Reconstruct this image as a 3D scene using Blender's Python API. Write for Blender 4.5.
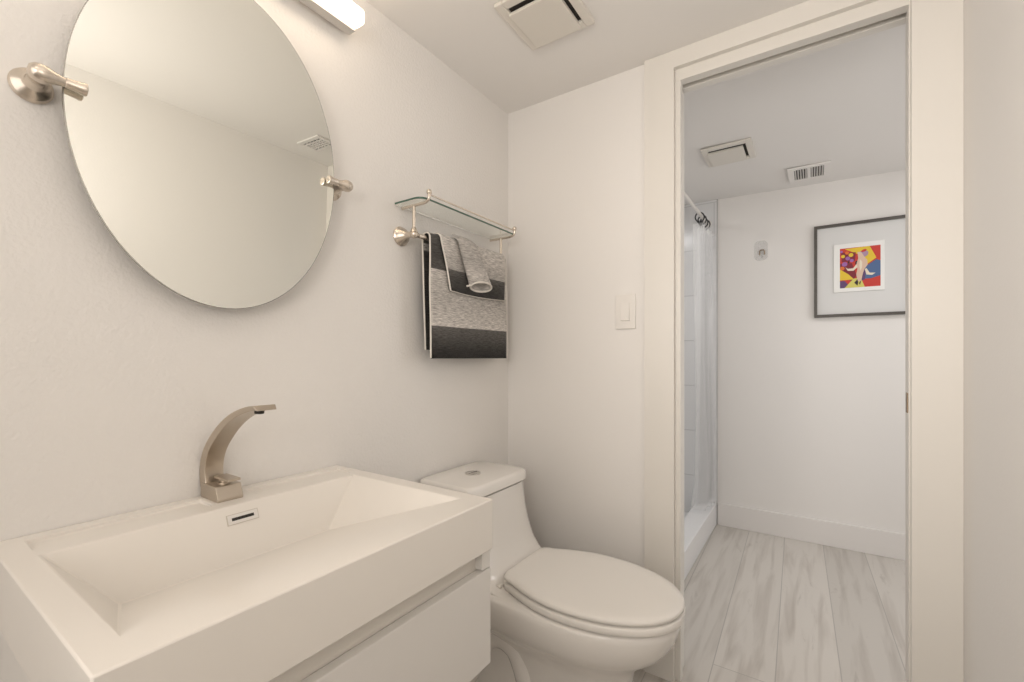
import bpy, bmesh, math, random
from mathutils import Vector, Matrix, noise
random.seed(4)
for o in list(bpy.data.objects): bpy.data.objects.remove(o)
S = bpy.context.scene
COL = S.collection
PI = math.pi
TH = math.atan2(300, 448)
CEIL = 2.13
T = 0.095            # thickness of the wall with the doorway
FAR = 1.622          # far wall of the second room
XR = 1.389           # right wall of the near room

# ------------------------------------------------------------ camera
cd = bpy.data.cameras.new('camera'); cam = bpy.data.objects.new('camera', cd); COL.objects.link(cam)
cam.location = (1.074, -1.574, 1.097)
cam.rotation_euler = (PI/2, 0, TH)
cd.sensor_width = 36; cd.sensor_fit = 'HORIZONTAL'
cd.lens = 448/1024*36
cd.shift_x = 0
cd.shift_y = (357-341)/1024
cd.clip_start = 0.01
S.camera = cam

# ------------------------------------------------------------ world, added fill lights, exposure
w = bpy.data.worlds.new('world'); S.world = w; w.use_nodes = True
w.node_tree.nodes['Background'].inputs[0].default_value = (1, .95, .9, 1)
w.node_tree.nodes['Background'].inputs[1].default_value = 0.3
def area(name, loc, rot, size, power, color, sy=None):
    l = bpy.data.lights.new(name, 'AREA'); l.energy = power; l.color = color; l.size = size
    if sy: l.shape = 'RECTANGLE'; l.size_y = sy
    o = bpy.data.objects.new(name, l); COL.objects.link(o); o.location = loc; o.rotation_euler = rot
    return o
area('near_room_fill_back', (.70, -2.54, 1.35), (PI/2, 0, 0), 1.1, 5.2, (1, .95, .90), 1.3)  # unseen fill light added in front of the back wall
area('near_room_fill_top', (.80, -1.95, 2.10), (0, 0, 0), .35, .8, (1, .92, .82))  # added overhead fill behind the camera, without a fixture
area('near_room_fill_up', (1.0, -1.50, 1.45), (PI, 0, 0), .4, 3.5, (1, .94, .88))  # unseen upward fill added to brighten the ceiling
def aim(o, target, spread):
    o.rotation_euler = (Vector(target)-o.location).to_track_quat('-Z', 'Y').to_euler(); o.data.spread = math.radians(spread); return o
aim(area('near_room_fill_aimed', (1.20, -2.35, 1.45), (0, 0, 0), .3, 2.3, (1, .94, .88)), (.80, -.2, 1.75), 95)  # added fill aimed at the doorway wall, itself out of view
aim(area('near_room_fill_aimed', (.30, -2.40, 1.45), (0, 0, 0), .4, 2.9, (1, .94, .88)), (1.38, -.75, 1.30), 70)  # second added fill behind the camera, brightens the right wall
area('far_room_fill_top', (1.85, .75, 2.09), (0, 0, 0), .5, 4.5, (1, .98, .97))  # unseen overhead fill added for the second room
area('far_room_fill_side', (2.56, .85, 1.3), (0, PI/2, 0), 1.2, 6.0, (.97, .98, 1.0), 1.2)  # added side fill for the second room, outside the view
area('shower_fill', (.1, .8, 2.09), (0, 0, 0), .3, 3.6, (1, .98, .97))  # unseen fill added to brighten the shower tiles
S.view_settings.view_transform = 'Standard'
S.view_settings.look = 'None'
S.view_settings.gamma = 1
S.view_settings.use_curve_mapping = False
S.view_settings.exposure = 0.17
BAR_EMIT = 5.5

# ------------------------------------------------------------ materials
def mat(name, color, rough=.5, metal=0, coat=0, bump=None, emit=None, spec=.5):
    m = bpy.data.materials.new(name); m.use_nodes = True
    nt = m.node_tree; b = nt.nodes['Principled BSDF']
    b.inputs['Base Color'].default_value = (*color, 1)
    b.inputs['Roughness'].default_value = rough
    b.inputs['Metallic'].default_value = metal
    b.inputs['Coat Weight'].default_value = coat
    b.inputs['Specular IOR Level'].default_value = spec
    if emit:
        b.inputs['Emission Color'].default_value = (*emit[0], 1)
        b.inputs['Emission Strength'].default_value = emit[1]
    if bump:
        sc, st, dist, stretch = bump
        tc = nt.nodes.new('ShaderNodeTexCoord'); mp = nt.nodes.new('ShaderNodeMapping')
        mp.inputs['Scale'].default_value = stretch
        n = nt.nodes.new('ShaderNodeTexNoise'); n.inputs['Scale'].default_value = sc
        n.inputs['Detail'].default_value = 3
        bp = nt.nodes.new('ShaderNodeBump'); bp.inputs['Strength'].default_value = st
        bp.inputs['Distance'].default_value = dist
        nt.links.new(tc.outputs['Object'], mp.inputs[0]); nt.links.new(mp.outputs[0], n.inputs['Vector'])
        nt.links.new(n.outputs['Fac'], bp.inputs['Height']); nt.links.new(bp.outputs[0], b.inputs['Normal'])
    return m
WALLC = (.83, .805, .775)
M_wall_tex = mat('white_orange_peel_paint', WALLC, .55, bump=(130, .4, .003, (1, 1, 1)))
M_wall = mat('white_wall_paint', WALLC, .6, bump=(120, .15, .002, (1, 1, 1)))
M_ceil = mat('ceiling_paint', (.85, .825, .795), .8, bump=(120, .1, .002, (1, 1, 1)))
M_trim = mat('cream_trim_paint', (.76, .73, .68), .4)
M_trim2 = mat('white_trim_paint', (.80, .772, .745), .4)
M_dark = mat('dark_void', (.03, .027, .022), .8)
M_resin = mat('white_sink_resin', (.84, .80, .745), .28, coat=.25)
M_lacq = mat('white_lacquer', (.78, .755, .72), .35)
M_groove = mat('cream_lacquer', (.76, .72, .66), .4)
M_porc = mat('white_porcelain', (.83, .80, .76), .2, coat=.3)
M_seat = mat('white_plastic_seat', (.83, .80, .755), .3, coat=.2)
M_nick = mat('brushed_nickel', (.55, .485, .41), .30, 1, bump=(60, .12, .001, (1, 1, 14)))
M_nick2 = mat('satin_nickel', (.70, .63, .55), .27, 1)
M_chrome = mat('chrome', (.72, .70, .67), .15, 1)
M_mirror = mat('silvered_mirror', (.87, .875, .83), .0, 1)
M_edge = mat('mirror_edge', (.42, .41, .38), .2, .6)
M_plast = mat('white_plastic', (.80, .77, .73), .35)
M_vent = mat('vent_plastic', (.76, .72, .655), .45)
M_frame = mat('dark_grey_frame', (.085, .075, .065), .45)
M_mat = mat('picture_mount', (.72, .715, .70), .7)
M_paper = mat('print_paper', (.87, .86, .83), .7)
M_black = mat('black_plastic', (.02, .02, .022), .35)
M_ovf = mat('overflow_rim_plastic', (.60, .55, .48), .35)
M_bronze = mat('aged_brass', (.28, .215, .15), .4, .9)
M_hem = mat('towel_hem', (.80, .76, .70), .9, bump=(400, .4, .002, (1, 1, 1)))
M_pan = mat('white_shower_pan', (.80, .80, .80), .3)
M_diff = mat('lamp_diffuser', (1, .97, .92), .4, emit=((1, .82, .62), BAR_EMIT))
M_grey = mat('lamp_housing', (.62, .59, .55), .4)

def glassy(name, color, rough, ior=1.45, alpha=None):
    m = bpy.data.materials.new(name); m.use_nodes = True; nt = m.node_tree
    b = nt.nodes['Principled BSDF']
    b.inputs['Base Color'].default_value = (*color, 1)
    b.inputs['Roughness'].default_value = rough
    b.inputs['IOR'].default_value = ior
    if alpha is None: b.inputs['Transmission Weight'].default_value = 1
    else: b.inputs['Alpha'].default_value = alpha
    return m
M_glass = glassy('clear_glass', (.955, .985, .965), .0, 1.5)
M_gedge = mat('green_glass_edge', (.045, .105, .075), .15, coat=.5)
M_curtain = glassy('clear_vinyl', (.95, .95, .95), .12, alpha=.20)
M_clear = glassy('clear_hook_plastic', (.86, .85, .84), .15, alpha=.22)

def floor_mat():
    m = bpy.data.materials.new('pale_oak_planks'); m.use_nodes = True; nt = m.node_tree; L = nt.links.new
    b = nt.nodes['Principled BSDF']; b.inputs['Roughness'].default_value = .45
    N = nt.nodes.new
    def math_(op, a, c=None):
        n = N('ShaderNodeMath'); n.operation = op
        for i, v in enumerate((a, c)):
            if v is None: continue
            if isinstance(v, (int, float)): n.inputs[i].default_value = v
            else: L(v, n.inputs[i])
        return n.outputs[0]
    tc = N('ShaderNodeTexCoord'); sp = N('ShaderNodeSeparateXYZ'); L(tc.outputs['Object'], sp.inputs[0])
    x = sp.outputs[0]; y = sp.outputs[1]
    xs = math_('ADD', x, math_('MULTIPLY', math_('SUBTRACT', y, 1.61), .024))
    u = math_('DIVIDE', math_('SUBTRACT', xs, .745), .191)
    k = math_('FLOOR', u); fx = math_('SUBTRACT', u, k)
    # plank joints: each row is shifted
    sh = math_('FRACT', math_('MULTIPLY', math_('ABSOLUTE', k), .1))
    v = math_('ADD', math_('DIVIDE', math_('SUBTRACT', y, .156), 2.44), sh)
    kv = math_('FLOOR', v); fy = math_('SUBTRACT', v, kv)
    ex = math_('MINIMUM', fx, math_('SUBTRACT', 1, fx))
    ey = math_('MINIMUM', fy, math_('SUBTRACT', 1, fy))
    gx = math_('LESS_THAN', ex, .0085); gy = math_('LESS_THAN', ey, .0006)
    gap = math_('MAXIMUM', gx, gy)
    cb = N('ShaderNodeCombineXYZ'); L(k, cb.inputs[0]); L(kv, cb.inputs[1])
    wn = N('ShaderNodeTexWhiteNoise'); wn.noise_dimensions = '2D'; L(cb.outputs[0], wn.inputs['Vector'])
    # grain
    c2 = N('ShaderNodeCombineXYZ')
    L(math_('MULTIPLY', x, 15), c2.inputs[0]); L(math_('MULTIPLY', y, 1.3), c2.inputs[1]); L(math_('MULTIPLY', k, 3.1), c2.inputs[2])
    n1 = N('ShaderNodeTexNoise'); n1.inputs['Scale'].default_value = 1.6; n1.inputs['Detail'].default_value = 6; n1.inputs['Distortion'].default_value = .5
    L(c2.outputs[0], n1.inputs['Vector'])
    r1 = N('ShaderNodeValToRGB'); e = r1.color_ramp.elements
    e[0].position = .25; e[0].color = (.45, .41, .37, 1); e[1].position = .52; e[1].color = (.60, .565, .52, 1)
    L(n1.outputs['Fac'], r1.inputs[0])
    n2 = N('ShaderNodeTexNoise'); n2.inputs['Scale'].default_value = 4.6; n2.inputs['Detail'].default_value = 4; n2.inputs['Roughness'].default_value = .7; n2.inputs['Distortion'].default_value = .8
    c3 = N('ShaderNodeCombineXYZ')
    L(math_('MULTIPLY', x, 4.6), c3.inputs[0]); L(math_('MULTIPLY', y, 1.0), c3.inputs[1]); L(math_('MULTIPLY', k, 7.7), c3.inputs[2])
    L(c3.outputs[0], n2.inputs['Vector'])
    r2 = N('ShaderNodeValToRGB'); e = r2.color_ramp.elements
    e[0].position = .62; e[0].color = (0, 0, 0, 1); e[1].position = .78; e[1].color = (1, 1, 1, 1)
    L(n2.outputs['Fac'], r2.inputs[0])
    mx = N('ShaderNodeMixRGB'); mx.blend_type = 'MIX'; mx.inputs[2].default_value = (.30, .265, .23, 1)
    L(math_('MULTIPLY', r2.outputs[0], .5), mx.inputs[0]); L(r1.outputs[0], mx.inputs[1])
    m3 = N('ShaderNodeMixRGB'); m3.blend_type = 'MULTIPLY'; m3.inputs[0].default_value = 1
    tone = N('ShaderNodeMapRange'); tone.inputs[3].default_value = .92; tone.inputs[4].default_value = 1.06
    L(wn.outputs['Value'], tone.inputs[0]); L(mx.outputs[0], m3.inputs[1]); L(tone.outputs[0], m3.inputs[2])
    m4 = N('ShaderNodeMixRGB'); m4.inputs[2].default_value = (.33, .31, .29, 1)
    L(math_('MULTIPLY', gap, .7), m4.inputs[0]); L(m3.outputs[0], m4.inputs[1]); L(m4.outputs[0], b.inputs['Base Color'])
    return m
M_floor = floor_mat()

def tile_mat():
    m = bpy.data.materials.new('white_wall_tile'); m.use_nodes = True; nt = m.node_tree; L = nt.links.new
    b = nt.nodes['Principled BSDF']; b.inputs['Roughness'].default_value = .2
    tc = nt.nodes.new('ShaderNodeTexCoord'); mp = nt.nodes.new('ShaderNodeMapping')
    mp.inputs['Rotation'].default_value = (PI/2, 0, 0); mp.inputs['Location'].default_value = (.06, 0, 0)
    br = nt.nodes.new('ShaderNodeTexBrick'); br.inputs['Color1'].default_value = (.76, .76, .76, 1)
    br.inputs['Color2'].default_value = (.79, .79, .79, 1); br.inputs['Mortar'].default_value = (.62, .62, .62, 1)
    br.inputs['Scale'].default_value = 1; br.inputs['Brick Width'].default_value = .6
    br.inputs['Row Height'].default_value = .302; br.inputs['Mortar Size'].default_value = .003
    L(tc.outputs['Object'], mp.inputs[0]); L(mp.outputs[0], br.inputs['Vector']); L(br.outputs['Color'], b.inputs['Base Color'])
    return m
M_tile = tile_mat()

def towel_mat(name, stops, zb):
    """woven ombre stripes along the height; stops are (world z, grey)"""
    m = bpy.data.materials.new(name); m.use_nodes = True; nt = m.node_tree; L = nt.links.new
    b = nt.nodes['Principled BSDF']; b.inputs['Roughness'].default_value = .95; b.inputs['Specular IOR Level'].default_value = .1
    b.inputs['Sheen Weight'].default_value = .15
    tc = nt.nodes.new('ShaderNodeTexCoord'); sp = nt.nodes.new('ShaderNodeSeparateXYZ'); L(tc.outputs['Object'], sp.inputs[0])
    z0 = stops[0][0]; z1 = stops[-1][0]
    mr = nt.nodes.new('ShaderNodeMapRange'); mr.inputs[1].default_value = z0-zb; mr.inputs[2].default_value = z1-zb
    L(sp.outputs[2], mr.inputs[0])
    cr = nt.nodes.new('ShaderNodeValToRGB'); el = cr.color_ramp.elements
    while len(el) > 1: el.remove(el[-1])
    first = True
    for z, g in stops:
        p = (z-z0)/(z1-z0)
        if first: el[0].position = p; e = el[0]; first = False
        else: e = el.new(p)
        e.color = (g*1.02, g*.96, g*.90, 1)
    L(mr.outputs[0], cr.inputs[0])
    mp = nt.nodes.new('ShaderNodeMapping'); mp.inputs['Scale'].default_value = (45, 45, 420)
    n = nt.nodes.new('ShaderNodeTexNoise'); n.inputs['Scale'].default_value = 1; n.inputs['Detail'].default_value = 4
    n.inputs['Roughness'].default_value = .7
    L(tc.outputs['Object'], mp.inputs[0]); L(mp.outputs[0], n.inputs['Vector'])
    cr2 = nt.nodes.new('ShaderNodeMapRange'); cr2.inputs[1].default_value = .35; cr2.inputs[2].default_value = .68
    cr2.inputs[3].default_value = .45; cr2.inputs[4].default_value = 1.55
    L(n.outputs['Fac'], cr2.inputs[0])
    mm = nt.nodes.new('ShaderNodeMixRGB'); mm.blend_type = 'MULTIPLY'; mm.inputs[0].default_value = .85
    L(cr.outputs[0], mm.inputs[1]); L(cr2.outputs[0], mm.inputs[2]); L(mm.outputs[0], b.inputs['Base Color'])
    bp = nt.nodes.new('ShaderNodeBump'); bp.inputs['Strength'].default_value = .5; bp.inputs['Distance'].default_value = .003
    L(n.outputs['Fac'], bp.inputs['Height']); L(bp.outputs[0], b.inputs['Normal'])
    return m

# ------------------------------------------------------------ mesh helpers (all in world coordinates)
def base_of(p):
    v = Vector((0, 0, 0))
    while p is not None: v += Vector(p.location); p = p.parent
    return v
class MB:
    def __init__(s): s.bm = bmesh.new(); s.mi = 0
    def face(s, vs):
        try:
            f = s.bm.faces.new(vs); f.material_index = s.mi; return f
        except ValueError: return None
    def box(s, x0, x1, y0, y1, z0, z1, bev=0):
        t = bmesh.new(); bmesh.ops.create_cube(t, size=1)
        for v in t.verts: v.co = Vector(((x0+x1)/2+v.co.x*(x1-x0), (y0+y1)/2+v.co.y*(y1-y0), (z0+z1)/2+v.co.z*(z1-z0)))
        if bev: bmesh.ops.bevel(t, geom=t.edges[:], offset=bev, segments=2, affect='EDGES', profile=.6)
        s.add(t); return s
    def add(s, t):
        mp = {v: s.bm.verts.new(v.co) for v in t.verts}
        for f in t.faces: s.face([mp[v] for v in f.verts])
        t.free()
    def loft(s, rings, cap0=True, cap1=True, close=True):
        R = [[s.bm.verts.new(p) for p in r] for r in rings]; n = len(R[0])
        for a, b in zip(R, R[1:]):
            for i in range(n if close else n-1):
                j = (i+1) % n; s.face([a[i], a[j], b[j], b[i]])
        if cap0: s.face(R[0][::-1])
        if cap1: s.face(R[-1])
        return s
    def tube(s, pts, rad, seg=12, caps=True, sq=(1, 1)):
        pts = [Vector(p) for p in pts]
        if not isinstance(rad, (list, tuple)): rad = [rad]*len(pts)
        up = None; rings = []
        for i, p in enumerate(pts):
            d = (pts[min(i+1, len(pts)-1)]-pts[max(i-1, 0)]).normalized()
            if up is None:
                up = Vector((0, 0, 1)) if abs(d.z) < .9 else Vector((1, 0, 0))
            a = d.cross(up).normalized(); up = a.cross(d).normalized()
            rings.append([p+(a*math.cos(t)*sq[0]+up*math.sin(t)*sq[1])*rad[i] for t in [2*PI*k/seg for k in range(seg)]])
        s.loft(rings, caps, caps); return s
    def lathe(s, prof, origin, axis, seg=28):
        """prof: (distance along axis, radius)"""
        o = Vector(origin); d = Vector(axis).normalized()
        up = Vector((0, 0, 1)) if abs(d.z) < .9 else Vector((1, 0, 0))
        a = d.cross(up).normalized(); b = d.cross(a).normalized()
        s.loft([[o+d*h+(a*math.cos(t)+b*math.sin(t))*max(r, 1e-4) for t in [2*PI*k/seg for k in range(seg)]] for h, r in prof]); return s
    def ball(s, c, r, seg=18):
        t = bmesh.new(); bmesh.ops.create_uvsphere(t, u_segments=seg, v_segments=seg//2+2, radius=r)
        for v in t.verts: v.co += Vector(c)
        s.add(t); return s
    def done(s, name, m, parent=None, smooth=None, bevel=0, solid=0, sub=0, origin=None):
        bm = s.bm
        bmesh.ops.recalc_face_normals(bm, faces=bm.faces[:])
        if parent is not None: off = base_of(parent)
        elif origin is not None: off = Vector(origin)
        else:
            xs = [v.co.x for v in bm.verts]; ys = [v.co.y for v in bm.verts]; zs = [v.co.z for v in bm.verts]
            off = Vector(((min(xs)+max(xs))/2, (min(ys)+max(ys))/2, min(zs)))
        for v in bm.verts: v.co -= off
        me = bpy.data.meshes.new(name); bm.to_mesh(me); bm.free()
        for mm in (m if isinstance(m, (list, tuple)) else [m]): me.materials.append(mm)
        o = bpy.data.objects.new(name, me); COL.objects.link(o)
        if parent is not None: o.parent = parent
        else: o.location = off
        if smooth is not None:
            me.polygons.foreach_set('use_smooth', [True]*len(me.polygons))
            me.set_sharp_from_angle(angle=math.radians(smooth))
        if solid:
            k = o.modifiers.new('solid', 'SOLIDIFY'); k.thickness = solid; k.offset = 0
        if bevel:
            k = o.modifiers.new('bevel', 'BEVEL'); k.width = bevel; k.segments = 2; k.limit_method = 'ANGLE'; k.angle_limit = .6
        if sub:
            k = o.modifiers.new('sub', 'SUBSURF'); k.levels = sub; k.render_levels = sub
        return o
def thing(name, loc, label, cat, group=None):
    o = bpy.data.objects.new(name, None); COL.objects.link(o); o.location = loc; o.empty_display_size = .05
    return tag(o, label, cat, group)
def tag(o, label, cat, group=None):
    o['label'] = label; o['category'] = cat
    if group: o['group'] = group
    return o
def struct(o):
    o['kind'] = 'structure'; return o

# ============================================================ SETTING
XW, XE = -.45, 2.6
struct(MB().box(XW-.1, XE+.1, -2.66, FAR+.1, -.08, 0).done('floor', M_floor, origin=(0, 0, 0)))
struct(MB().box(-.1, XR+.1, -2.66, T/2, CEIL, CEIL+.08).done('ceiling', M_ceil, origin=(0, 0, CEIL)))
c = MB()   # ceiling of the second room, falls a little to the right
p = [(XW-.1, T/2), (.56, T/2), (XE+.1, T/2), (XE+.1, FAR+.1), (.56, FAR+.1), (XW-.1, FAR+.1)]
def zc2(x): return CEIL - max(0, x-.56)*.022
lo = [c.bm.verts.new((x, y, zc2(x))) for x, y in p]; hi = [c.bm.verts.new((x, y, CEIL+.08)) for x, y in p]
c.face([lo[0], lo[1], lo[4], lo[5]]); c.face([lo[1], lo[2], lo[3], lo[4]]); c.face(hi)
for i in range(6): c.face([lo[i], lo[(i+1) % 6], hi[(i+1) % 6], hi[i]])
struct(c.done('ceiling', M_ceil, origin=(0, 0, CEIL)))
struct(MB().box(-.1, 0, -2.66, 0, 0, CEIL).done('wall_left', M_wall_tex, origin=(0, 0, 0)))
struct(MB().box(XR, XR+.1, -2.66, 0, 0, CEIL).done('wall_right', M_wall, origin=(XR, 0, 0)))
struct(MB().box(0, XR, -2.66, -2.56, 0, CEIL).done('wall_back', M_wall, origin=(0, -2.6, 0)))
HX0, HX1, HZ = .687, 1.300, 2.072
wd = MB()
wd.box(XW, HX0, 0, T, 0, CEIL); wd.box(HX1, XE, 0, T, 0, CEIL); wd.box(HX0, HX1, 0, T, HZ, CEIL)
struct(wd.done('wall_front', M_wall, origin=(0, 0, 0)))
struct(MB().box(XW-.1, XE+.1, FAR, FAR+.1, 0, CEIL).done('wall_far', M_wall, origin=(0, FAR, 0)))
struct(MB().box(XE, XE+.1, 0, FAR, 0, CEIL).done('wall_far_right', M_wall, origin=(XE, 0, 0)))
struct(MB().box(XW-.1, XW, 0, FAR, 0, CEIL).done('wall_far_left', M_tile, origin=(XW, 0, 0)))
struct(MB().box(XW, .556, FAR-.012, FAR, .0, CEIL-.001, .001).done('wall_shower', M_tile, origin=(0, FAR, 0)))
struct(MB().box(.556, .561, FAR-.014, FAR, .14, CEIL-.001).done('trim_1', mat('tile_edge_strip', (.50, .49, .48), .4), origin=(.56, FAR, 0)))
struct(MB().box(.561, XE, FAR-.016, FAR, 0, .142, .003).done('baseboard_far', M_trim2))
struct(MB().box(.0, .588, -.014, 0, 0, .10, .003).done('baseboard_front', M_trim))
struct(MB().box(0, .014, -2.56, -.014, 0, .10, .003).done('baseboard_left', M_trim))
struct(MB().box(XR-.014, XR, -2.56, -.018, 0, .10, .003).done('baseboard_right', M_trim))

# doorway: pocket-door jamb with casing
X0, X1, ZH = .705, 1.287, 2.033
J = MB()
J.box(HX0, X0, .0, .032, 0, ZH, .001); J.box(HX0, X0-.009, .066, T, 0, ZH, .001); J.box(HX0, X0-.013, .030, .068, 0, ZH)
J.box(X1, HX1, .0, .032, 0, ZH, .001); J.box(X1+.006, HX1, .066, T, 0, ZH, .001); J.box(X1+.009, HX1, .030, .068, 0, ZH)
J.box(HX0, HX1, .0, .034, ZH, HZ, .001); J.box(HX0, HX1, .066, T, ZH+.004, HZ, .001); J.box(HX0, HX1, .030, .068, ZH+.030, HZ)
door = struct(J.done('door_1', M_trim, origin=(1.0, 0, 0)))
def casing(yb, yf, x1, zt, m, xi):
    K = MB(); P = [(.588, 0), (HX0, 0), (HX0, HZ), (xi, HZ), (xi, 0), (x1, 0), (x1, zt), (.588, zt)]
    K.loft([[Vector((x, y, z)) for x, z in P] for y in (yb, yf)]); K.done('casing', m, door)
casing(-.018, 0, XR-.0005, CEIL-.0005, M_trim, 1.2905); casing(T, T+.018, 1.40, CEIL-.02, M_trim2, HX1)
o = MB().box(X1-.0025, X1, .004, .027, .948, 1.001, .0005).done('strike_plate', M_bronze, door); o['label'] = 'aged brass strike plate'

# ============================================================ MIRROR (pivots between two posts, leans out 1 degree at the top)
YC, ZC, RY, RZ, XM = -1.123, 1.540, .251, .341, .055
tilt = math.tan(math.radians(1.45))
mr = thing('wall_mirror', (XM, YC, ZC-RZ), 'large frameless oval pivoting mirror on the textured wall above the sink', 'mirror')
def ell(dr, dx, n=96):
    return [Vector((XM+dx+(RZ+dr)*math.sin(a)*tilt, YC+(RY+dr)*math.cos(a), ZC+(RZ+dr)*math.sin(a))) for a in [2*PI*k/n for k in range(n)]]
MB().loft([ell(-.0015, -.0005), ell(-.0015, .0)], True, True).done('mirror_glass', M_mirror, mr)
MB().loft([ell(-.001, -.006), ell(0, -.005), ell(0, -.0008), ell(-.0008, -.0006)], True, True).done('backing', M_edge, mr)
def fitting(ysign, label):
    yr = YC + ysign*.278
    t = thing('mirror_bracket', (0, yr, 1.51), label, 'bracket', None)
    MB().lathe([(0, .0265), (.004, .027), (.007, .025), (.009, .0235), (.011, .025), (.014, .022), (.018, .015), (.024, .0115), (.045, .0105), (.056, .012)], (0.0005, yr, ZC+.004), (1, 0, 0)).done('wall_rose', M_nick2, t, smooth=40)
    xk = .068
    k = MB()
    k.lathe([(-.015, .004), (-.0135, .009), (-.008, .0135), (0, .0150), (.006, .014), (.014, .0105), (.022, .008), (.027, .0072)], (xk, yr, ZC+.002), (0, -ysign, 0))
    k.done('knuckle', M_nick2, t, smooth=40)
    MB().lathe([(.027, .0070), (.028, .0080), (.036, .0085), (.047, .0098), (.050, .0108), (.053, .0102), (.054, .008)], (xk, yr, ZC+.002), (0, -ysign, 0)).done('clamp_finger', M_nick2, t, smooth=40)
fitting(-1, 'satin nickel pivot bracket holding the left edge of the oval mirror')
fitting(1, 'satin nickel pivot bracket holding the right edge of the oval mirror')

# ============================================================ VANITY LAMP
BY0, BY1 = -1.445, -.801
vl = thing('vanity_light', (0, (BY0+BY1)/2, 1.98), 'slim lit bar lamp with white diffuser on the wall above the mirror', 'lamp')
MB().box(.0005, .028, -1.20, -1.045, 1.975, 2.085, .003).done('wall_canopy', M_grey, vl)
MB().box(.022, .050, BY0, BY1-.003, 1.976, 2.024, .001).done('housing', M_grey, vl)
MB().box(.050, .085, BY0, BY1, 1.982, 2.020, .006).done('diffuser', M_diff, vl, smooth=50)

# ============================================================ SINK
ZT, ZB = .804, .701
sk = MB(); bm = sk.bm
xs = [.0005, .027, .088, .124, .466, .526]
ys = [-1.448, -1.412, -1.165, -1.078, -.866, -.843, -.826]
V = {}
def vt(x, y, z):
    k = (round(x, 4), round(y, 4), round(z, 4))
    if k not in V: V[k] = bm.verts.new((x, y, z))
    return V[k]
def cell(i, j):
    if xs[i] >= .124 and xs[i+1] <= .466 and ys[j] >= -1.412 and ys[j+1] <= -.866: return None
    if xs[i] == .027 and ((ys[j] >= -1.412 and ys[j+1] <= -1.165) or (ys[j] >= -1.078 and ys[j+1] <= -.843)): return ZT-.007
    return ZT
nx, ny = len(xs)-1, len(ys)-1
for i in range(nx):
    for j in range(ny):
        h = cell(i, j)
        if h is None: continue
        sk.face([vt(xs[i], ys[j], h), vt(xs[i+1], ys[j], h), vt(xs[i+1], ys[j+1], h), vt(xs[i], ys[j+1], h)])
for i in range(nx):
    for j in range(ny):
        h = cell(i, j)
        if h is None or h == ZT: continue
        for (di, dj, a, b) in ((-1, 0, (i, j), (i, j+1)), (1, 0, (i+1, j), (i+1, j+1)), (0, -1, (i, j), (i+1, j)), (0, 1, (i, j+1), (i+1, j+1))):
            if cell(i+di, j+dj) == ZT:
                A = (xs[a[0]], ys[a[1]]); B = (xs[b[0]], ys[b[1]])
                sk.face([vt(*A, h), vt(*B, h), vt(*B, ZT), vt(*A, ZT)])
b0 = vt(.165, -1.331, .7055); b1 = vt(.165, -.962, .7055)
rimb = [vt(.124, y, ZT) for y in ys[1:5]]
sk.face(rimb + [b1, b0]); sk.face([vt(.466, -1.412, ZT), b0, b1, vt(.466, -.866, ZT)] + [vt(.466, y, ZT) for y in (-1.078, -1.165)])
sk.face([vt(.124, -1.412, ZT), b0, vt(.466, -1.412, ZT)]); sk.face([vt(.124, -.866, ZT), vt(.466, -.866, ZT), b1])
top = [vt(x, ys[0], ZT) for x in xs] + [vt(xs[-1], y, ZT) for y in ys[1:]] + [vt(x, ys[-1], ZT) for x in xs[-2::-1]] + [vt(xs[0], y, ZT) for y in ys[-2:0:-1]]
bot = [vt(v.co.x, v.co.y, ZB) for v in top]
for a in range(len(top)):
    q = (a+1) % len(top); sk.face([top[a], top[q], bot[q], bot[a]])
sk.face(bot)
sink = tag(sk.done('sink_basin', M_resin, bevel=.0025, smooth=25), 'white rectangular resin sink with sloping wedge basin on the wall cabinet', 'sink')
# overflow plate lies on the steep back wall of the basin
ov = MB()
def onback(y, f, lift=0):      # f = 0 rim .. 1 bottom
    x = .124+(.165-.124)*f; z = ZT+(.7055-ZT)*f
    return Vector((x+lift*.92, y, z+lift*.38))
def plate(m, y0, y1, f0, f1, l0, l1):
    r = [[onback(y0, f0, l), onback(y1, f0, l), onback(y1, f1, l), onback(y0, f1, l)] for l in (l0, l1)]
    m.loft(r)
yc = -1.132
plate(ov, yc-.028, yc+.028, .17, .225, -.0005, .0022); plate(ov, yc-.028, yc+.028, .28, .335, -.0005, .0022)
plate(ov, yc-.028, yc-.021, .225, .28, -.0005, .0022); plate(ov, yc+.021, yc+.028, .225, .28, -.0005, .0022)
o = ov.done('overflow_plate', M_plast, sink); o['label'] = 'rectangular overflow plate'
ov = MB()
plate(ov, yc-.0295, yc+.0295, .158, .170, -.0005, .0012); plate(ov, yc-.0295, yc+.0295, .335, .347, -.0005, .0012)
plate(ov, yc-.0295, yc-.028, .170, .335, -.0005, .0012); plate(ov, yc+.028, yc+.0295, .170, .335, -.0005, .0012)
ov.done('overflow_gasket', M_ovf, sink)
ov = MB(); plate(ov, yc-.021, yc+.021, .225, .280, -.0005, .0010)
o = ov.done('overflow_slot', M_dark, sink); o['label'] = 'dark overflow slot'

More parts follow.
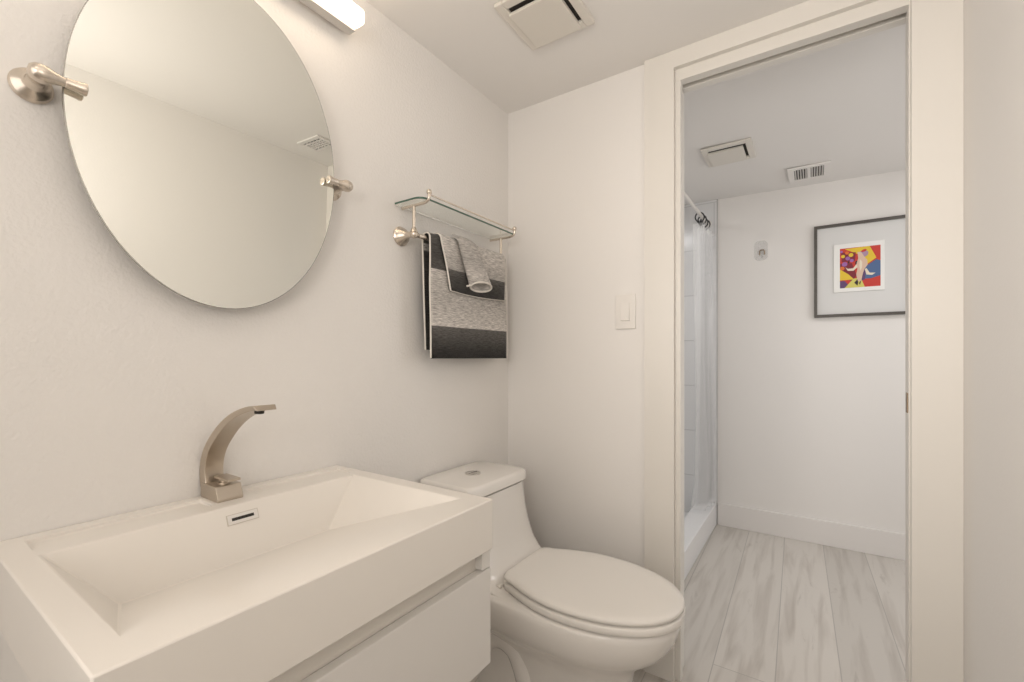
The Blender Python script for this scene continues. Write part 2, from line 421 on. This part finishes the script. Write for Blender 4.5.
# ============================================================ CABINET
cab = thing('vanity_cabinet', (.25, -1.125, .45), 'white lacquered wall-hung vanity cabinet under the sink', 'cabinet')
CY0, CY1 = -1.440, -.813
bd = MB()
bd.box(.0005, .490, CY0+.0005, CY0+.016, .452, .700, .001); bd.box(.0005, .490, CY1-.016, CY1-.0005, .452, .700, .001)
bd.box(.0005, .016, CY0+.016, CY1-.016, .452, .700); bd.box(.016, .488, CY0+.016, CY1-.016, .452, .468)
bd.box(.490, .5095, CY0, CY0+.028, .656, .700, .0015); bd.box(.490, .5095, CY1-.028, CY1, .656, .700, .0015)
bd.done('carcass', M_lacq, cab)
MB().box(.478, .4905, CY0+.016, CY1-.016, .560, .700, .001).done('grip_recess', M_groove, cab)
MB().box(.4915, .5105, CY0, CY1, .452, .6535, .0025).done('drawer_front', M_lacq, cab)

# ============================================================ FAUCET
fa = thing('faucet', (.048, -1.1325, ZT), 'brushed nickel single-hole faucet with wide curved flat spout behind the basin', 'faucet')
FY0, FY1 = -1.157, -1.108
b = MB()
b.loft([[Vector((x, y, z)) for x, y in ((.010, FY0), (.086, FY0), (.086, FY1), (.010, FY1))] for z in (ZT-.0, ZT+.002)] +
       [[Vector((x, y, z)) for x, y in ((.008, FY0), (x1, FY0), (x1, FY1), (.008, FY1))] for x1, z in ((.086, ZT+.005), (.076, ZT+.030))])
b.done('faucet_base', M_nick, fa, bevel=.0012)
import itertools
outer = [(.016, .806), (.006, .830), (.003, .852), (.006, .876), (.016, .898), (.033, .919), (.056, .939), (.082, .958), (.111, .975), (.143, .989), (.176, .999), (.204, 1.005), (.224, 1.007)]
def catmull(P, n=5):
    out = []
    P = [Vector((a, 0, c)) for a, c in P]
    for i in range(len(P)-1):
        p0, p1, p2, p3 = P[max(i-1, 0)], P[i], P[i+1], P[min(i+2, len(P)-1)]
        for k in range(n):
            t = k/n
            out.append(.5*((2*p1)+(p2-p0)*t+(2*p0-5*p1+4*p2-p3)*t*t+(3*p1-p0-3*p2+p3)*t**3))
    return out+[P[-1]]
C_ = catmull(outer); rings = []
for i, p in enumerate(C_):
    d = (C_[min(i+1, len(C_)-1)]-C_[max(i-1, 0)]).normalized(); nrm = Vector((d.z, 0, -d.x))
    f = i/(len(C_)-1); th = .012*(1-f)**1.2+.0085
    q = p+nrm*th
    if f == 1: q = p+Vector((.010, 0, -.009))
    rings.append([Vector((p.x, FY0, p.z)), Vector((q.x, FY0+.003, q.z)), Vector((q.x, FY1-.010, q.z)), Vector((p.x, FY1-.007, p.z))])
b = MB(); b.loft(rings); b.done('spout', M_nick, fa, bevel=.001, smooth=30)
MB().lathe([(0, .0085), (.005, .0085), (.0055, .006)], (.205, -1.1355, .9955), (-.12, 0, -1), 20).done('aerator', M_dark, fa)
b = MB(); b.lathe([(0, .0125), (.0025, .0125), (.003, .0075), (.010, .0075), (.0105, .006)], (.052, -1.130, ZT+.030), (0, 0, 1), 20)
b.done('lever_stem', M_nick, fa, smooth=40)
MB().box(.034, .094, -1.142, -1.117, ZT+.0395, ZT+.0445, .001).done('lever_handle', M_nick, fa)

# ============================================================ TOILET (one piece)
to = thing('toilet', (.42, -.372, 0), 'white one-piece toilet with closed lid standing beside the vanity', 'toilet')
YT = -.372
def outline(x0, x1, wid, xc, z, n=2.3, rc=.03, back_w=None, N=10):
    """plan outline: straight back at x0, sides to xc, superellipse nose to x1"""
    bw = wid if back_w is None else back_w
    P = []
    for k in range(N+1):                   # back right corner
        a = PI/2*k/N; P.append((x0+rc-rc*math.sin(PI/2-a+0)*1.0, -(bw-rc)-rc*math.sin(a)) if False else (x0+rc-rc*math.cos(a), -(bw-rc)-rc*math.sin(a)))
    for k in range(1, 9):
        f = k/9; P.append((x0+rc+(xc-x0-rc)*f, -(bw+(wid-bw)*math.sin(f*PI/2))))
    M2 = 44
    for k in range(M2+1):
        a = -PI/2+PI*k/M2
        c_, s_ = math.cos(a), math.sin(a)
        P.append((xc+(x1-xc)*abs(c_)**(2/n), wid*math.copysign(abs(s_)**(2/n), s_)))
    for k in range(8, 0, -1):
        f = k/9; P.append((x0+rc+(xc-x0-rc)*f, (bw+(wid-bw)*math.sin(f*PI/2))))
    for k in range(N, -1, -1):
        a = PI/2*k/N; P.append((x0+rc-rc*math.cos(a), (bw-rc)+rc*math.sin(a)))
    return [Vector((x, YT+y, z)) for x, y in P]
sec = [  # z, x0, x1, half width, xc, exponent, back half width
 (.000, .08, .665, .112, .50, 3.0, .072), (.012, .08, .668, .114, .50, 3.0, .074), (.05, .08, .660, .106, .50, 3.0, .066),
 (.12, .07, .655, .102, .50, 2.9, .060), (.19, .05, .658, .104, .50, 2.7, .062), (.235, .04, .668, .110, .50, 2.5, .070),
 (.262, .03, .684, .122, .50, 2.3, .084), (.285, .02, .710, .140, .50, 2.2, .118), (.303, .015, .735, .157, .50, 2.1, .145),
 (.318, .012, .753, .169, .50, 2.1, .160), (.340, .010, .770, .178, .50, 2.1, .168), (.365, .010, .782, .184, .50, 2.1, .172),
 (.390, .010, .789, .186, .50, 2.1, .173), (.403, .010, .788, .185, .50, 2.1, .173), (.410, .010, .780, .179, .50, 2.1, .170)]
rings = [outline(x0, x1, wd_, xc, z, n, .03, bw) for z, x0, x1, wd_, xc, n, bw in sec]
tank = [(.4115, .360, .162), (.416, .332, .162), (.428, .308, .162), (.445, .290, .162), (.47, .272, .162), (.50, .259, .162), (.54, .246, .161), (.59, .236, .160), (.64, .230, .159), (.659, .229, .159), (.660, .222, .152)]
rings += [outline(.010, x1, wt, x1-.05, z, 4.6, .02, wt) for z, x1, wt in tank]
b = MB(); b.loft(rings); b.done('body', M_porc, to, smooth=60)
# trapway relief on both sides of the foot
for sgn in (-1, 1):
    b = MB()
    path = [(.12, .035), (.16, .10), (.19, .17), (.235, .225), (.29, .245), (.34, .225), (.37, .17), (.39, .11), (.43, .06), (.50, .03)]
    pts = []
    P = [Vector((a, 0, c)) for a, c in path]
    for i in range(len(P)-1):
        p0, p1, p2, p3 = P[max(i-1, 0)], P[i], P[i+1], P[min(i+2, len(P)-1)]
        for k in range(4):
            t = k/4; v = .5*((2*p1)+(p2-p0)*t+(2*p0-5*p1+4*p2-p3)*t*t+(3*p1-p0-3*p2+p3)*t**3); v.y = YT+sgn*.072; pts.append(v)
    b.tube(pts, [.040]*len(pts), 14); b.done('trapway', M_porc, to, smooth=60)
b = MB(); lid = []
for z, g in ((.6655, -.001), (.667, .002), (.692, .002), (.699, -.002), (.7015, -.010)):
    lid.append(outline(.009-min(g, 0)*.8, .233+g, .163+g, .233+g-.05, z, 5.5, .022, .163+g))
b.loft(lid); b.done('tank_lid', M_porc, to, smooth=60)
bt = MB().lathe([(0, .026), (.0035, .026), (.005, .024), (.0048, .0)], (.118, YT-.013, .7008), (0, 0, 1)).done('flush_button', M_chrome, to, smooth=40)
b = MB(); b.box(.117, .119, YT-.013-.022, YT-.013+.022, .7055, .7062); b.done('button_split', M_dark, bt)
def lidring(g, z, x0=.312): return outline(x0-g*.3, .801+g, .181+g, .525, z, 2.12, .035, .132+g)
b = MB(); b.loft([lidring(-.012, .4145), lidring(-.002, .416), lidring(0, .420), lidring(0, .4325), lidring(-.003, .4352)]); b.done('seat', M_seat, to, smooth=50)
b = MB(); b.loft([lidring(-.012, .4395), lidring(-.006, .4395), lidring(-.002, .443), lidring(-.002, .450), lidring(-.006, .4545), lidring(-.02, .4565), lidring(-.05, .4575)]); b.done('seat_lid', M_seat, to, smooth=50)
for s in (-1, 1):
    MB().box(.297, .318, YT+s*.125-.013, YT+s*.125+.013, .4105, .428, .004).done('hinge', M_seat, to)

# ============================================================ GLASS SHELF WITH TOWEL BAR
YL, YR = -.60, -.138
sh = thing('glass_shelf', (.06, (YL+YR)/2, 1.47), 'glass shelf with nickel gallery rail and towel bar on the wall over the toilet', 'shelf')
def flat_round(x0, x1, y0, y1, z, r=.028, n=8):
    P = [(x0, y0), ]
    for k in range(n+1):
        a = PI/2*k/n; P.append((x1-r+r*math.sin(a), y0+r-r*math.cos(a)))
    for k in range(n+1):
        a = PI/2*k/n; P.append((x1-r+r*math.cos(a), y1-r+r*math.sin(a)))
    P.append((x0, y1)); return [Vector((x, y, z)) for x, y in P]
g = MB(); g.loft([flat_round(.004, .117, YL-.026, YR+.026, z) for z in (1.5675, 1.5735)])
pane = g.done('glass_pane', M_glass, sh)
g = MB()
A = flat_round(.004, .117, YL-.026, YR+.026, 0); B_ = flat_round(.004, .1176, YL-.0266, YR+.0266, 0)
for i in range(len(A)-1):
    vs = [g.bm.verts.new((q.x, q.y, z)) for q, z in ((A[i], 1.5677), (A[i+1], 1.5677), (A[i+1], 1.5733), (A[i], 1.5733), (B_[i], 1.5677), (B_[i+1], 1.5677), (B_[i+1], 1.5733), (B_[i], 1.5733))]
    g.face([vs[4], vs[5], vs[6], vs[7]]); g.face([vs[0], vs[1], vs[5], vs[4]]); g.face([vs[3], vs[2], vs[6], vs[7]])
o = g.done('polished_edge', M_gedge, sh); o['label'] = 'green polished edge of the glass'
XB, ZBAR = .060, 1.473
for y, s in ((YL, -1), (YR, 1)):
    MB().lathe([(0, .030), (.004, .0305), (.007, .028), (.010, .026), (.016, .0235), (.024, .016), (.034, .0105), (.046, .0085), (.056, .008)], (.0005, y, ZBAR+.002), (1, 0, 0)).done('wall_rose', M_nick2, sh, smooth=40)
    b = MB(); b.ball((XB, y, ZBAR), .0125); b.lathe([(0, .0125), (.008, .0095), (.014, .007), (.016, .0045)], (XB, y, ZBAR+.006), (0, 0, 1), 18)
    b.lathe([(0, .0120), (.010, .009), (.018, .0075), (.020, .006)], (XB, y, ZBAR), (0, -s, 0), 18)
    b.done('knuckle', M_nick2, sh, smooth=50)
    MB().tube([(XB, y, ZBAR+.01), (XB, y, 1.562)], .0052, 12).done('post', M_nick2, sh, smooth=50)
    arm = [(.008, y, 1.5615), (.05, y, 1.5615), (.10, y, 1.5615), (.112, y, 1.5630), (.120, y, 1.567), (.1235, y, 1.574), (.124, y, 1.586)]
    MB().tube(arm, .0048, 12).done('bracket_arm', M_nick2, sh, smooth=60)
    MB().ball((.124, y, 1.590), .0085, 14).done('finial', M_nick2, sh, smooth=60)
MB().tube([(.124, YL, 1.5825), (.124, YR, 1.5825)], .0026, 10).done('gallery_rail', M_nick2, sh, smooth=60)
MB().tube([(XB, YL, ZBAR), (XB, YR, ZBAR)], .0075, 16).done('towel_bar', M_nick2, sh, smooth=60)

# ============================================================ TOWELS
def drape(name, label, y0t, y1t, y0b, y1b, xf, xb, zt, zf, zk, mats, zb, amp=.002, skew=0, seed=0, y0k=None, hemr=.0028):
    """cloth over the bar: front fall xf -> zf, back fall xb -> zk"""
    cx_ = (xf+xb)/2; r = (xf-xb)/2; path = []
    nf = 26
    for k in range(nf): path.append((xf, zf+(zt-r-zf)*k/nf, 1-k/nf, 0))
    for k in range(13):
        a = PI*k/12; path.append((cx_+r*math.cos(a), zt-r+r*math.sin(a), 0, 0))
    for k in range(1, nf+1): path.append((xb, zt-r-(zt-r-zk)*k/nf, k/nf, 1))
    NY = 34; t = MB(); G = []
    for (x, z, f, side) in path:
        row = []
        for j in range(NY+1):
            u = j/NY
            ya = y0t+(y0b-y0t)*f; yb_ = y1t+(y1b-y1t)*f
            if side: ya = y0t+((y0k if y0k is not None else y0t)-y0t)*f; yb_ = y1t
            y = ya+(yb_-ya)*u
            n = noise.noise(Vector((y*9, z*5, seed+side*4)))*amp*2.0*min(1, f*3)
            n += math.sin(u*PI)*amp*.8*f
            row.append((x+(n if not side else -abs(n)*.4), y, z+(skew*math.sin(u*PI)*f if not side else 0)))
        G.append(row)
    Vv = [[t.bm.verts.new(p) for p in row] for row in G]
    for i in range(len(G)-1):
        t.mi = 0 if path[i][3] == 0 else (1 if len(mats) > 1 else 0)
        for j in range(NY): t.face([Vv[i][j], Vv[i][j+1], Vv[i+1][j+1], Vv[i+1][j]])
    org = ((xf+xb)/2, (y0t+y1t)/2, zb)
    o = tag(t.done(name, mats, smooth=80, solid=.0045, origin=org), label, 'towel')
    for j in (0, NY):
        MB().tube([row[j] for row in G], hemr, 8).done('hem', M_hem, o, smooth=60)
    h = MB(); h.tube([Vector(p)+Vector((0, 0, .0)) for p in G[0]], hemr*.7, 8); h.done('hem', mats[0] if zf < 1.2 else M_hem, o, smooth=60)
    return o
zb1 = 1.09
Tm = towel_mat('ombre_towel', [(1.09, .022), (1.12, .035), (1.16, .085), (1.196, .13), (1.1975, .62), (1.24, .54), (1.30, .46), (1.34, .52), (1.377, .58), (1.3785, .10), (1.42, .075), (1.50, .10)], zb1)
Tk = towel_mat('ombre_towel_back', [(1.09, .05), (1.16, .04), (1.30, .03), (1.42, .05), (1.435, .05), (1.44, .35), (1.50, .35)], zb1)
drape('bath_towel', 'larger black, grey and white striped towel hanging from the bar behind the small one', -.548, -.130, -.543, -.122, .0765, .044, 1.4905, 1.094, 1.120, [Tm, Tk], zb1, .003, 0, 1, y0k=-.534)
Ts = towel_mat('ombre_hand_towel', [(1.30, .03), (1.33, .05), (1.36, .07), (1.384, .12), (1.3855, .42), (1.42, .50), (1.46, .60), (1.52, .55)], 1.31)
drape('hand_towel', 'smaller grey and black striped hand towel folded over the larger towel', -.507, -.150, -.462, -.152, .0865, .0375, 1.4975, 1.316, 1.36, [Ts], 1.31, .003, -.006, 5)
# rolled washcloth: an open flattened tube hanging over the bar
Tr = towel_mat('ombre_washcloth', [(1.33, .48), (1.38, .55), (1.42, .44), (1.51, .50)], 1.33)
b = MB(); rings = []
inner = []
for k in range(22):
    f = k/21
    zc_ = 1.504-(1.504-1.343)*f
    yc_ = -.402+(-.324+.402)*f
    hw = .050+.010*f; hd = .010+.009*f
    xc_ = .1015+.006*f if f > .12 else .0835+.018*(f/.12)
    if f < .12: hd = .006+.004*f/.12
    rings.append([Vector((xc_+hd*math.sin(a)*(1-.15*math.cos(a)), yc_+hw*math.cos(a), zc_+.015*math.sin(a)*f)) for a in [2*PI*q/28 for q in range(28)]])
inn = [[c0+(p-c0)*.86 for p in r] for r, c0 in [(r, sum(r, Vector())/len(r)) for r in rings]]
b.loft(rings+inn[::-1][:14], True, True)
wc = tag(b.done('washcloth', Tr, smooth=60, origin=(.10, -.36, 1.33)), 'light grey washcloth rolled into an open tube and tucked over the hand towel', 'washcloth')
edge = [(p+q)/2 for p, q in zip(rings[-1], inn[-1])]
MB().tube(edge+[edge[0]], .0036, 8, caps=False).done('hem', M_hem, wc, smooth=60)
MB().tube([edge[14]+Vector((0, .0, 0)), edge[14]+Vector((-.002, -.008, -.003)), edge[14]+Vector((-.006, -.018, -.006))], .0034, 8).done('hem', M_hem, wc, smooth=60)

# ============================================================ LIGHT SWITCH
sw = thing('light_switch', (.515, 0, 1.203), 'white rocker light switch on the wall left of the doorway', 'light switch')
MB().box(.478, .552, -.006, -.0005, 1.198, 1.322, .0025).done('cover_plate', M_plast, sw)
b = MB()
b.loft([[Vector((x, y, z)) for x, y, z in ((.4985, -.0055, 1.2275), (.5315, -.0055, 1.2275), (.5315, -.0055, 1.2925), (.4985, -.0055, 1.2925))],
        [Vector((x, y, z)) for x, y, z in ((.4995, -.0115, 1.2285), (.5305, -.0115, 1.2285), (.5305, -.0068, 1.2915), (.4995, -.0068, 1.2915))]])
b.done('rocker', M_plast, sw, bevel=.0008)

# ============================================================ CEILING FAN COVERS AND REGISTERS
def fan_cover(x0, x1, y0, y1, zc, label, gap=.018, group=None):
    t = thing('exhaust_fan_cover', ((x0+x1)/2, (y0+y1)/2, zc-.03), label, 'exhaust fan', group)
    b = MB(); wfr = .028
    b.box(x0, x0+wfr, y0, y1, zc-.012, zc-.0005, .003); b.box(x1-wfr, x1, y0, y1, zc-.012, zc-.0005, .003)
    b.box(x0+wfr, x1-wfr, y0, y0+wfr, zc-.012, zc-.0005, .003); b.box(x0+wfr, x1-wfr, y1-wfr, y1, zc-.012, zc-.0005, .003)
    b.done('cover_frame', M_vent, t)
    MB().box(x0+wfr*.9, x1-wfr*.9, y0+wfr*.9, y1-wfr*.9, zc-.003, zc-.0006).done('duct_opening', M_dark, t)
    MB().box(x0+.022, x1-.040, y0+.046, y1-.010, zc-.018, zc-.008, .002).done('cover_panel', M_vent, t)
    return t
fan_cover(.300, .522, -.515, -.293, CEIL, 'square exhaust fan cover on the ceiling above the toilet')
fan_cover(.615, .838, .785, 1.010, zc2(.84), 'square exhaust fan cover on the ceiling beyond the doorway')
zr = zc2(1.16)
rg = thing('ceiling_register', (1.06, 1.393, zr-.01), 'white slotted air register on the ceiling beyond the doorway', 'air vent')
b = MB(); x0, x1, y0, y1 = .962, 1.157, 1.275, 1.500
b.box(x0, x1, y0, y0+.03, zr-.008, zr-.0005, .002); b.box(x0, x1, y1-.03, y1, zr-.008, zr-.0005, .002)
b.box(x0, x0+.03, y0+.03, y1-.03, zr-.008, zr-.0005, .002); b.box(x1-.03, x1, y0+.03, y1-.03, zr-.008, zr-.0005, .002)
b.box(1.052, 1.068, y0+.03, y1-.03, zr-.008, zr-.0005, .001)
b.done('register_frame', M_ceil, rg)
MB().box(x0+.029, x1-.029, y0+.029, y1-.029, zr-.0025, zr-.0006).done('duct_opening', M_dark, rg)
b = MB()
for xa, xb_ in ((x0+.03, 1.052), (1.068, x1-.03)):
    n = 5
    for k in range(n):
        xx = xa+(xb_-xa)*(k+.5)/n
        b.loft([[Vector((xx-.0035, y, zr-.003)), Vector((xx-.0015, y, zr-.003)), Vector((xx+.0035, y, zr-.008)), Vector((xx+.0015, y, zr-.008))] for y in (y0+.029, y1-.029)])
b.done('louvers', M_trim2, rg)
# grille seen in the mirror
gr = thing('ceiling_grille', (1.155, -.23, CEIL-.01), 'rectangular egg-crate air grille on the ceiling, seen in the right of the mirror', 'air vent')
gx0, gx1, gy0, gy1 = 1.065, 1.245, -.290, -.170
b = MB()
b.box(gx0, gx1, gy0, gy0+.022, CEIL-.008, CEIL-.0005, .002); b.box(gx0, gx1, gy1-.022, gy1, CEIL-.008, CEIL-.0005, .002)
b.box(gx0, gx0+.022, gy0+.022, gy1-.022, CEIL-.008, CEIL-.0005, .002); b.box(gx1-.022, gx1, gy0+.022, gy1-.022, CEIL-.008, CEIL-.0005, .002)
b.done('grille_frame', M_trim2, gr)
MB().box(gx0+.021, gx1-.021, gy0+.021, gy1-.021, CEIL-.002, CEIL-.0006).done('duct_opening', M_dark, gr)
b = MB()
for k in range(1, 5):
    xx = gx0+.022+(gx1-gx0-.044)*k/5; b.box(xx-.003, xx+.003, gy0+.021, gy1-.021, CEIL-.008, CEIL-.002)
    yy = gy0+.022+(gy1-gy0-.044)*k/5; b.box(gx0+.021, gx1-.021, yy-.003, yy+.003, CEIL-.0081, CEIL-.002)
b.done('egg_crate', M_trim2, gr)

# ============================================================ PICTURE
PX0, PX1, PZ0, PZ1 = 1.084, 1.530, 1.328, 1.862
YF = FAR
pc = thing('framed_picture', ((PX0+PX1)/2, YF, PZ0), 'thin dark frame with small colourful abstract print hung on the far wall', 'picture')
b = MB(); fw = .0155
b.box(PX0, PX0+fw, YF-.024, YF-.0005, PZ0, PZ1, .001); b.box(PX1-fw, PX1, YF-.024, YF-.0005, PZ0, PZ1, .001)
b.box(PX0+fw, PX1-fw, YF-.024, YF-.0005, PZ0, PZ0+fw, .001); b.box(PX0+fw, PX1-fw, YF-.024, YF-.0005, PZ1-fw, PZ1, .001)
b.done('frame', M_frame, pc)
MB().box(PX0+fw, PX1-fw, YF-.010, YF-.0008, PZ0+fw, PZ1-fw).done('mount', M_mat, pc)
pr = MB().box(1.178, 1.405, YF-.0155, YF-.0102, 1.468, 1.742, .0008).done('print', M_paper, pc)
def cm(n, c): return mat(n, c, .75)
pal = {'y': cm('print_yellow', (.78, .55, .05)), 'r': cm('print_red', (.58, .055, .04)), 'o': cm('print_orange', (.72, .17, .04)), 'b': cm('print_blue', (.09, .15, .30)),
       'p': cm('print_purple', (.13, .07, .17)), 'v': cm('print_violet', (.36, .15, .42)), 's': cm('print_pale_pink', (.72, .52, .40)), 'k': cm('print_black', (.035, .025, .03)),
       'w': cm('print_cream', (.82, .72, .58)), 'l': cm('print_lime', (.66, .60, .15)), 'm': cm('print_maroon', (.22, .03, .045)), 'h': cm('print_mauve', (.42, .28, .40))}
keys = list(pal)
IX0, IX1, IZ0, IZ1 = 1.207, 1.388, 1.490, 1.716
art = MB(); layer = 0
def poly(c, pts):
    global layer
    layer += 1; y1 = YF-.0156-layer*.00004
    art.mi = keys.index(c)
    P = [(IX0+(IX1-IX0)*a, IZ0+(IZ1-IZ0)*e) for a, e in pts]
    art.loft([[Vector((a, YF-.0155, e)) for a, e in P], [Vector((a, y1, e)) for a, e in P]])
def blob(c, cx_, cz_, rx, rz, rot=0, n=18):
    poly(c, [(cx_+rx*math.cos(t)*math.cos(rot)-rz*math.sin(t)*math.sin(rot), cz_+rx*math.cos(t)*math.sin(rot)+rz*math.sin(t)*math.cos(rot)) for t in [2*PI*k/n for k in range(n)]])
poly('r', [(0, 0), (1, 0), (1, 1), (0, 1)])
poly('m', [(0, .62), (.30, .62), (.42, .30), (.30, .15), (.1, .28), (0, .42)])
poly('y', [(0, .20), (.36, .20), (.22, .34), (0, .48)])
poly('p', [(0, 0), (.28, 0), (.12, .18), (0, .18)])
poly('y', [(.12, .98), (.74, 1), (.90, .70), (.62, .52), (.50, .80), (.3, .9)])
poly('m', [(.03, .90), (.40, .88), (.38, .66), (.05, .66)])
poly('b', [(.52, .20), (1, .20), (1, .62), (.90, .66), (.62, .50)])
poly('p', [(.40, .10), (.62, .18), (.66, .46), (.44, .40)])
poly('r', [(.62, .16), (1, .26), (1, .06), (.72, .04)])
poly('l', [(.12, 0), (.62, 0), (.52, .24), (.34, .22)])
for c_, a_, e_, r_ in (('v', .12, .60, .07), ('y', .08, .80, .05), ('v', .20, .74, .06), ('y', .28, .82, .06), ('v', .30, .68, .05), ('o', .18, .88, .05), ('k', .22, .64, .03), ('o', .06, .50, .06), ('v', .04, .92, .035)):
    blob(c_, a_, e_, r_, r_*.8)
blob('h', .58, .82, .13, .085, .2); blob('r', .60, .90, .07, .03, .3); blob('k', .42, .61, .035, .05)
poly('s', [(.44, .88), (.54, .86), (.60, .76), (.68, .66), (.69, .54), (.61, .44), (.57, .32), (.53, .14), (.45, .16), (.41, .32), (.44, .46), (.42, .60), (.46, .72)])
poly('w', [(.50, .70), (.56, .62), (.55, .48), (.51, .40), (.49, .52)])
poly('w', [(.44, .50), (.34, .42), (.20, .43), (.14, .52), (.20, .48), (.33, .48), (.42, .58)])
poly('w', [(.66, .46), (.74, .34), (.88, .33), (.80, .28), (.66, .30), (.62, .44)])
poly('k', [(.36, .12), (.44, .20), (.46, .12), (.44, .04)])
poly('k', [(.48, .10), (.54, .18), (.50, .06)])
art.done('artwork', [pal[k] for k in keys], pr)

# ============================================================ ADHESIVE HOOK
hk = thing('adhesive_hook', (.808, FAR, 1.70), 'small clear adhesive hook on the far wall left of the picture', 'hook')
def rrect(x0, x1, z0, z1, r, y, n=6):
    P = []
    for cx_, cz_, a0 in ((x1-r, z1-r, 0), (x0+r, z1-r, 90), (x0+r, z0+r, 180), (x1-r, z0+r, 270)):
        for k in range(n+1):
            a = math.radians(a0+90*k/n); P.append(Vector((cx_+r*math.cos(a), y, cz_+r*math.sin(a))))
    return P
MB().loft([rrect(.772, .846, 1.700, 1.824, .028, y) for y in (FAR-.0005, FAR-.003)]).done('adhesive_plate', M_clear, hk)
MB().tube([(.802, FAR-.004, 1.735), (.802, FAR-.008, 1.757), (.806, FAR-.010, 1.764), (.824, FAR-.010, 1.764), (.828, FAR-.008, 1.757), (.828, FAR-.004, 1.735)], .0032, 8).done('hook_wire', M_bronze, hk, smooth=60)
MB().tube([(.815, FAR-.004, 1.76), (.815, FAR-.006, 1.722), (.815, FAR-.016, 1.714), (.815, FAR-.022, 1.724)], .0032, 8).done('hook_prong', M_clear, hk, smooth=60)

# ============================================================ SHOWER
pan = MB()
pan.box(.440, .555, T+.001, FAR-.013, 0, .140, .006); pan.box(XW+.001, .440, T+.001, FAR-.013, 0, .045)
pan = pan.done('shower_pan', M_pan)
tag(pan, 'white shower pan with raised curb beyond the doorway', 'shower pan')
RX, RZ_ = .500, 1.976
rod = thing('shower_rod', (RX, .85, RZ_-.02), 'thin white shower curtain rod above the shower curb', 'curtain rod')
MB().tube([(RX, T+.004, RZ_), (RX, FAR-.013, RZ_)], .0105, 16).done('rod_tube', M_plast, rod, smooth=60)
for y, s in ((T+.001, 1), (FAR-.0125, -1)):
    MB().lathe([(0, .026), (.004, .026), (.010, .018), (.022, .0125)], (RX, y, RZ_), (0, s, 0)).done('end_flange', M_plast, rod, smooth=40)
# curtain bunched against the far wall
ct = MB(); N = 150; ZL = 26; G = []
for i in range(ZL+1):
    f = i/ZL; z = 1.885-(1.885-.165)*f; row = []
    for j in range(N+1):
        u = j/N
        y = FAR-.04-.36*u*(1-.25*f)
        am = .026+.014*f
        x = .522+am*math.sin(u*2*PI*8+f*1.2)+.008*math.sin(u*31+f*5)+.018*f*(.5-u)
        y += .012*math.sin(u*2*PI*5+2*f)
        if f > .9: x -= (f-.9)*.25*u
        row.append(ct.bm.verts.new((x, y, z+.006*math.sin(u*2*PI*8))))
    G.append(row)
for i in range(ZL):
    for j in range(N): ct.face([G[i][j], G[i][j+1], G[i+1][j+1], G[i+1][j]])
cu = tag(ct.done('shower_curtain', M_curtain, smooth=80), 'clear plastic shower curtain gathered at the far end of the rod', 'shower curtain')
def ring(y, rot, n_, label):
    t = MB(); P = []
    for k in range(15):
        a = math.radians(-70+320*k/14)
        p_ = Vector((.026*math.cos(a), 0, .029*math.sin(a)))
        p_ = Matrix.Rotation(rot, 3, 'Z') @ p_
        P.append(Vector((RX, y, RZ_-.0185))+p_)
    t.tube(P, .0042, 8); t.ball(P[0], .0075, 10); t.ball(P[-1], .0075, 10)
    tail = Vector((RX, y, RZ_-.050))
    t.tube([tail, tail+Vector((.004, .006, -.022)), tail+Vector((.0, .012, -.034))], .0042, 8)
    tag(t.done('curtain_ring', M_black, smooth=60), label, 'curtain ring', 'black curtain rings on the shower rod')
for k, (yy, rr) in enumerate(((1.36, .4), (1.43, -.2), (1.49, .7), (1.545, .3))):
    ring(yy, rr, k, 'black hooked ring holding the clear curtain on the shower rod')
